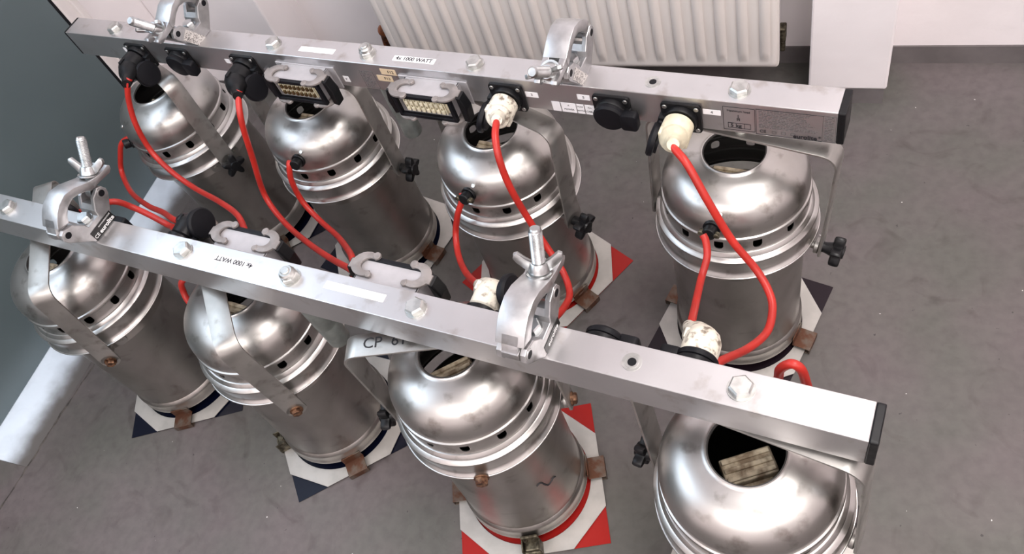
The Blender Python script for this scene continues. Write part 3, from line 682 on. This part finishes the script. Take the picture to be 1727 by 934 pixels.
def par_can(px, py, tilt, bolt, *a, yz=.4445, **k):
    return _par_can(px, py, tilt, bolt, *a, yz=yz, **k)
def _par_can(px, py, tilt, bolt, yoke_deg, frame_deg, gel, label, side=('none', 'knob'), gland=None, glandk='black', latch=None, rusty=None, writing=None, slot0=0.0, sock=0.0, socketz=.350, socky=-.016, yz=.4445):
    t = thing('par_can', label, 'stage light', 'stage lights hanging from the bars', Matrix.Translation((px, py, 0)))
    ax = Vector((tilt[0], tilt[1], 1)).normalized(); u = Vector((1, 0, -ax.x / ax.z)).normalized(); v = ax.cross(u)
    tm = Matrix((u, v, ax)).transposed().to_4x4(); tm.translation = Vector((0, 0, .01)) - ax * .01
    lathe_obj('housing', body_prof, .0012, [ALU_BODY, DARK_IN], t, tm)
    lathe_obj('collar', cap_prof, .0012, [ALU_BRIGHT if False else ALU, DARK_IN], t, tm)
    o = bpy.data.objects.new('vent_ring', SLOT_ME); C.objects.link(o); o.parent = t; o.matrix_local = tm @ Matrix.Rotation(slot0, 4, 'Z')
    lathe_obj('rear_dome', dome_prof, .0012, [ALU, DARK_IN], t, tm)
    bm = bmesh.new(); add_lathe(bm, [(.1078, .2668), (.1091, .2656), (.1104, .2669), (.1091, .2682)], 96, None, 0, closed=True); link_mesh('rolled_bead', bm, ALU_BRIGHT, t, smooth=True, mtx=tm)
    # lamp and lamp base inside
    sm = tm @ Matrix.Translation((0, socky, 0)) @ Matrix.Rotation(sock, 4, 'Z')
    bm = bmesh.new()
    add_box(bm, (0, 0, socketz), (.056, .030, .026), .002)
    for q in (-1, 0, 1): add_box(bm, (0, q * .010, socketz + .013), (.052, .0055, .006), .0012)
    add_box(bm, (0, -.018, socketz - .004), (.040, .010, .012), .001)
    link_mesh('lamp_base', bm, CERAM, t, mtx=sm)
    bm = bmesh.new(); add_lathe(bm, [(.088, .05), (.088, .054), (.080, .12), (.060, .17), (.030, .21), (.020, .25), (.018, socketz - .012)], 48); link_mesh('lamp_bulb', bm, DARK_IN, t, smooth=True, mtx=tm)
    # yoke
    Tl = Vector((bolt[0] - px, bolt[1] - py, yz)); mid = tm @ Vector((0, 0, .250)); a = math.radians(yoke_deg)
    yk, ym = make_yoke(t, Tl, mid, a)
    bm = bmesh.new(); add_cyl(bm, (Tl.x, Tl.y, yz - .001), (0, 0, 1), .0095, BZ0 - yz + .0006, 24); hexbolt(bm, (Tl.x, Tl.y, yz - .004), (0, 0, -1), .0095, .007); link_mesh('spacer', bm, BOLT, t, smooth=True, auto=0.5)
    if writing:
        text_mesh(writing, .020, Matrix.Translation((-.062, 0.001, (Tl - mid).length + .0003)) , INK, yk, name='marker_writing')
    X = Vector(ym.col[0][:3])
    for q in (-1, 1):
        P = mid + X * q * .1192
        k = side if isinstance(side, str) else side[0 if q < 0 else 1]
        if k == 'knob': star_knob(t, P, X * q)
        elif k == 'bolt':
            bm = bmesh.new(); add_cyl(bm, P, X * q, .0095, .0018, 24); hexbolt(bm, P + X * q * .001, X * q, .0078, .0065); link_mesh('pivot_bolt', bm, RUST, t)
        bm = bmesh.new(); add_cyl(bm, mid + X * q * .0920, X * q, .0060, .0240, 16); add_cyl(bm, mid + X * q * .109, X * q, .0115, .0055, 24, bev=.0006)
        # oval bracket with screw riveted to the housing beside the pivot
        an = math.atan2(X.y * q, X.x * q)
        for s_ in (-1, 1):
            d = Vector((math.cos(an + s_ * .24), math.sin(an + s_ * .24), 0)); 
            add_cyl(bm, tm @ (d * .0905 + Vector((0, 0, .248))), d, .0098, .0035, 20, bev=.0004); add_cyl(bm, tm @ (d * .0935 + Vector((0, 0, .248))), d, .0032, .0022, 12)
        link_mesh('pivot_bracket', bm, YOKE, t, smooth=True, auto=0.6)
    if writing:
        a = math.radians(-25); pts = []
        for da, z in ((-.15, .156), (-.10, .158), (-.06, .154), (-.03, .145), (0, .138), (.04, .137), (.09, .139), (.13, .141), (.17, .138)):
            pts.append(tm @ Vector((.0921 * math.cos(a + da), .0921 * math.sin(a + da), z)))
        bm = bmesh.new(); add_tube(bm, pts, .0011, 8); add_tube(bm, [pts[2], (pts[2] + pts[3]) / 2 + Vector((0, 0, -.004)), pts[4] + Vector((0, 0, -.002))], .0009, 8); link_mesh('dark_scrawl', bm, INK, t)
    # cable gland on the dome
    if gland:
        a, z, r = math.radians(gland[0]), gland[1], gland[2]
        d = Vector((math.cos(a), math.sin(a), .25)).normalized(); P = tm @ Vector((r * math.cos(a), r * math.sin(a), z))
        bm = bmesh.new(); add_cyl(bm, P - d * .004, d, .0115, .008, 20, bev=.001); add_cyl(bm, P + d * .004, d, .0088, .012, 20, bev=.001)
        link_mesh('cable_gland', bm, BLACK, t, smooth=True, auto=0.6)
        if glandk == 'clamp':
            sd = d.cross(Vector((0, 0, 1))).normalized(); bm = bmesh.new()
            add_box(bm, P + d * .011 + Vector((0, 0, -.002)), (.026, .006, .008), .0015, rot=Matrix.Rotation(a + PI / 2, 3, 'Z'))
            for q in (-1, 1): add_cyl(bm, P + d * .010 + sd * q * .010 + Vector((0, 0, .001)), d, .0035, .007, 12, bev=.0006)
            link_mesh('cord_grip', bm, OLIVE, t, smooth=True, auto=0.6)
        bm = bmesh.new(); a2 = a + .10
        add_cyl(bm, tm @ Vector((.0868 * math.cos(a2), .0868 * math.sin(a2), .3700)), (math.cos(a2) * .62, math.sin(a2) * .62, .78), .0032, .0022, 14, bev=.0005)
        link_mesh('dome_screw', bm, BOLT, t, smooth=True, auto=0.6)
    if rusty is not None:
        a = math.radians(rusty); d = Vector((math.cos(a), math.sin(a), 0)); bm = bmesh.new()
        hexbolt(bm, tm @ (d * .1095 + Vector((0, 0, .2660))), d, .0088, .0095); link_mesh('stop_bolt', bm, RUST, t)
    # colour filter frame with gel sheet, lying on the floor under the can
    fa = Matrix.Rotation(math.radians(frame_deg), 4, 'Z'); h = .1145; c = .056
    bm = bmesh.new()
    outl = [(h, h - c), (h - c, h), (-h + c, h), (-h, h - c), (-h, -h + c), (-h + c, -h), (h - c, -h), (h, -h + c)]
    n = 64; hole = [(.0985 * math.cos(2 * PI * k / n), .0985 * math.sin(2 * PI * k / n)) for k in range(n)]
    def outer_pt(an):                                  # where a ray at angle an leaves the octagon
        best = 9
        for k in range(4):
            q = an - k * PI / 2; cq = math.cos(q)
            if cq > 1e-6: best = min(best, h / cq)
            q2 = an - PI / 4 - k * PI / 2; cq = math.cos(q2)
            if cq > 1e-6: best = min(best, (2 * h - c) / math.sqrt(2) / cq)
        return best
    angs = sorted([2 * PI * k / n for k in range(n)] + [math.atan2(b_, a_) % (2 * PI) for a_, b_ in outl])
    for z0, z1 in ((.0040, .0052),):
        L_ = []
        for an in angs:
            ro = outer_pt(an); ca, sa = math.cos(an), math.sin(an)
            L_.append([bm.verts.new((ro * ca, ro * sa, z1)), bm.verts.new((.0985 * ca, .0985 * sa, z1)), bm.verts.new((.0985 * ca, .0985 * sa, z0)), bm.verts.new((ro * ca, ro * sa, z0))])
        for i in range(len(L_)):
            A, B = L_[i], L_[(i + 1) % len(L_)]
            for j in range(4): bm.faces.new((A[j], B[j], B[(j + 1) % 4], A[(j + 1) % 4]))
    bmesh.ops.recalc_face_normals(bm, faces=bm.faces[:])
    ff = link_mesh('filter_frame', bm, FRAME, t, mtx=fa)
    bm = bmesh.new(); g = h - .001
    add_prism(bm, [(g, g), (-g, g), (-g, -g), (g, -g)], .0010, .0016, 'Z'); link_mesh('gel_sheet', bm, gel, ff)
    for q, kind in ((0, 'clip'), (180, 'clip'), (-90, latch or 'latch')):
        m = fa @ Matrix.Rotation(math.radians(q), 4, 'Z'); bm = bmesh.new()
        if kind == 'clip':
            add_box(bm, (.1085, 0, .0130), (.0270, .034, .0016), .0004); add_box(bm, (.1218, 0, .0075), (.0016, .034, .0125), .0004)
            add_box(bm, (.1160, 0, .0019), (.0130, .034, .0014), .0004); add_box(bm, (.0965, 0, .0210), (.0016, .034, .018), .0004)
            link_mesh('frame_clip', bm, CLIP, t, mtx=m)
        else:
            add_box(bm, (.0985, 0, .030), (.004, .026, .026), .001); add_box(bm, (.106, 0, .018), (.014, .022, .012), .0015)
            for s_ in (-1, 1): add_box(bm, (.108, s_ * .013, .020), (.018, .002, .026), .0006); add_cyl(bm, (.1005, s_ * .006, .034), (1, 0, .2), .0028, .003, 12)
            add_cyl(bm, (.113, -.014, .014), (0, 1, 0), .004, .028, 14); add_box(bm, (.118, 0, .008), (.003, .024, .014), .0008)
            link_mesh('spring_latch', bm, OLIVE, t, mtx=m)
    return t

bs = (-.5235, -.1745, .1745, .5235)
def bb(i): return (back_m @ Vector((bs[i], 0, 0))).xy
def fb(i): return (front_m @ Vector((-bs[i], 0, 0))).xy
par_can(-1.2231, .6698, (-.0485, -.0376), bb(0), -22, -42, GEL_N, 'par can at the left end of the rear bar, its strap crossing the dome', gland=(-125, .330, .0955), slot0=.1, yz=.434)
par_can(-.9074, .6736, (.0256, -.0056), bb(1), 2, -8, GEL_N, 'par can second from left on the rear bar, black gland on its dome', gland=(-79, .357, .0925), slot0=.35)
par_can(-.5728, .6768, (.0352, -.0233), bb(2), -16, -23, GEL_R, 'par can third from left on the rear bar, red gel corner beside it', gland=(-93, .356, .0925), glandk='clamp', slot0=.2)
par_can(-.2174, .6649, (.0071, .0531), bb(3), -4, -8, GEL_K, 'par can at the right end of the rear bar, standing clear of the others', gland=(-92, .351, .0935), glandk='clamp', slot0=.3)
par_can(-1.1741, .2946, (-.0106, .0140), fb(0), -49, -59, GEL_N, 'par can at the left end of the front bar, nearest the grey-green door', side='bolt', slot0=.1)
par_can(-.8175, .3049, (.0293, .0406), fb(1), -45, -43, GEL_N, 'par can second from left on the front bar, navy gel corner pointing forward', side='bolt', slot0=.2)
par_can(-.4481, .3012, (-.0303, .0574), fb(2), 22, 28, GEL_R, 'par can third from left on the front bar, dark scrawl on its housing', side=('knob', 'bolt'), rusty=-63, writing='CP  61', slot0=.15, sock=.8)
par_can(-.0917, .3074, (-.0232, -.0090), fb(3), -7, -2, GEL_K, 'par can at the right end of the front bar, seen from right above', side=('knob', 'none'), slot0=.1, sock=.62, socky=0.0, socketz=.335)

# ------------------------------------------------------------------ red cables with their plugs
def cable(label, pts, plug=None, r=.0047, name='power_cable'):
    t = thing(name, label, 'cable', 'red power cables', Matrix.Translation(pts[0]))
    o0 = Vector(pts[0]); bm = bmesh.new(); add_tube(bm, [Vector(p) - o0 for p in pts], r, 14); link_mesh('cord', bm, RED, t, smooth=True, auto=1.2)
    if plug:
        col, sp, face, neck = plug          # socket centre, direction out of the face, cable end
        sp = Vector(sp) - o0; fd = Vector(face).normalized(); ne = Vector(neck) - o0
        bm = bmesh.new()
        add_lathe(bm, [(.0165, .002), (.0185, .004), (.0190, .018), (.0185, .026), (.0150, .034), (.008, .038)], 28, frame_to(sp, fd))
        c = sp + fd * .024; d = (ne - c); L_ = d.length
        add_lathe(bm, [(.0170, -.004), (.0175, .004), (.0150, L_ * .45), (.0105, L_ * .55), (.0090, L_ * .80), (.0070, L_ + .004)], 24, frame_to(c, d))
        x = fd.cross(d).normalized()
        for q in (-1, 1): add_box(bm, c + x * q * .0150 + d * .1, (.006, .012, .010), .0015)
        link_mesh('plug', bm, col, t, smooth=True, auto=0.7)
    return t
FACE_B = (0, -1, 0); FACE_F = (0, 1, 0)
def sB(s): return back_m @ Vector((s, -BY - .010, .4755))
def sF(s): return front_m @ Vector((s, -BY - .010, .4755))
cable('red cable from the leftmost plug of the rear bar, looping over the first can',
      [(-1.160, .590, .487), (-1.163, .583, .482), (-1.174, .57, .455), (-1.179, .553, .414), (-1.175, .54, .365), (-1.137, .525, .336), (-1.08, .51, .323), (-.984, .48, .35), (-.906, .45, .375), (-.859, .42, .389), (-.848, .408, .378), (-.885, .385, .356), (-.928, .352, .352), (-.950, .333, .350), (-.957, .324, .330), (-.945, .314, .318), (-.914, .308, .322)],
      (BLACK, sB(-.471), FACE_B, (-1.163, .583, .484)))
cable('red cable hanging from second plug of the rear bar, between the first two cans',
      [(-.920, .592, .492), (-.921, .585, .487), (-.915, .56, .461), (-.932, .545, .386), (-.946, .53, .312), (-.897, .50, .292), (-.808, .46, .317), (-.713, .42, .362), (-.64, .39, .404), (-.60, .375, .40)],
      (BLACK, sB(-.234), FACE_B, (-.921, .585, .489)))
cable('red cable from the dirty white plug on the rear bar, crossing the third dome',
      [(-.488, .598, .492), (-.480, .575, .490), (-.471, .555, .47), (-.463, .545, .426), (-.449, .54, .366), (-.429, .53, .324), (-.403, .51, .304), (-.382, .48, .305), (-.368, .44, .338), (-.363, .40, .370), (-.372, .385, .37)],
      (WHITE_PL, sB(.2245), FACE_B, (-.488, .600, .493)))
cable('long red cable from the cream plug near the right end of the rear bar',
      [(-.255, .592, .503), (-.250, .585, .500), (-.232, .57, .495), (-.205, .55, .46), (-.178, .54, .408), (-.148, .53, .371), (-.128, .51, .358), (-.12, .49, .353), (-.119, .46, .356), (-.129, .42, .384), (-.144, .37, .437), (-.150, .352, .440)],
      (CREAM_PL, sB(.459), FACE_B, (-.254, .590, .503)))
cable('red cable from the gland of the leftmost rear can to the front bar',
      [(-1.287, .588, .334), (-1.312, .572, .326), (-1.328, .558, .301), (-1.335, .54, .272), (-1.269, .50, .278), (-1.157, .46, .319), (-1.057, .43, .366), (-.973, .40, .409), (-.93, .392, .425)],
      (BLACK, sF(.2245), FACE_F, (-.940, .394, .425)))
cable('red cable from the second rear can gland, running down over its housing',
      [(-.890, .572, .362), (-.889, .565, .358), (-.893, .555, .333), (-.888, .545, .292), (-.855, .53, .27), (-.793, .50, .287), (-.712, .45, .349), (-.654, .41, .395), (-.650, .388, .372), (-.655, .375, .345)])
cable('red cable joining the third rear can to the front bar white plug',
      [(-.577, .575, .353), (-.575, .565, .347), (-.584, .555, .327), (-.591, .54, .297), (-.574, .51, .291), (-.533, .47, .32), (-.469, .42, .389), (-.445, .405, .415)],
      (WHITE_PL, sF(-.234), FACE_F, (-.452, .408, .410)))
cable('straight red cable from the rightmost rear can to the front bar',
      [(-.222, .566, .370), (-.217, .560, .366), (-.212, .545, .355), (-.213, .52, .343), (-.204, .47, .364), (-.19, .42, .412), (-.186, .40, .425)],
      (WHITE_PL, sF(-.471), FACE_F, (-.189, .412, .418)))
cable('red cable emerging from behind the tagged clamp beside the door',
      [(-1.12, .352, .440), (-1.08, .365, .455), (-1.051, .385, .451), (-1.04, .395, .427), (-1.013, .395, .414), (-.977, .39, .406), (-.95, .382, .42)])
cable('short red cable loop standing up behind the right end of the front bar',
      [(-.088, .352, .425), (-.083, .36, .451), (-.081, .36, .474), (-.071, .36, .490), (-.062, .36, .483), (-.056, .36, .453), (-.050, .362, .42), (-.040, .372, .385)])
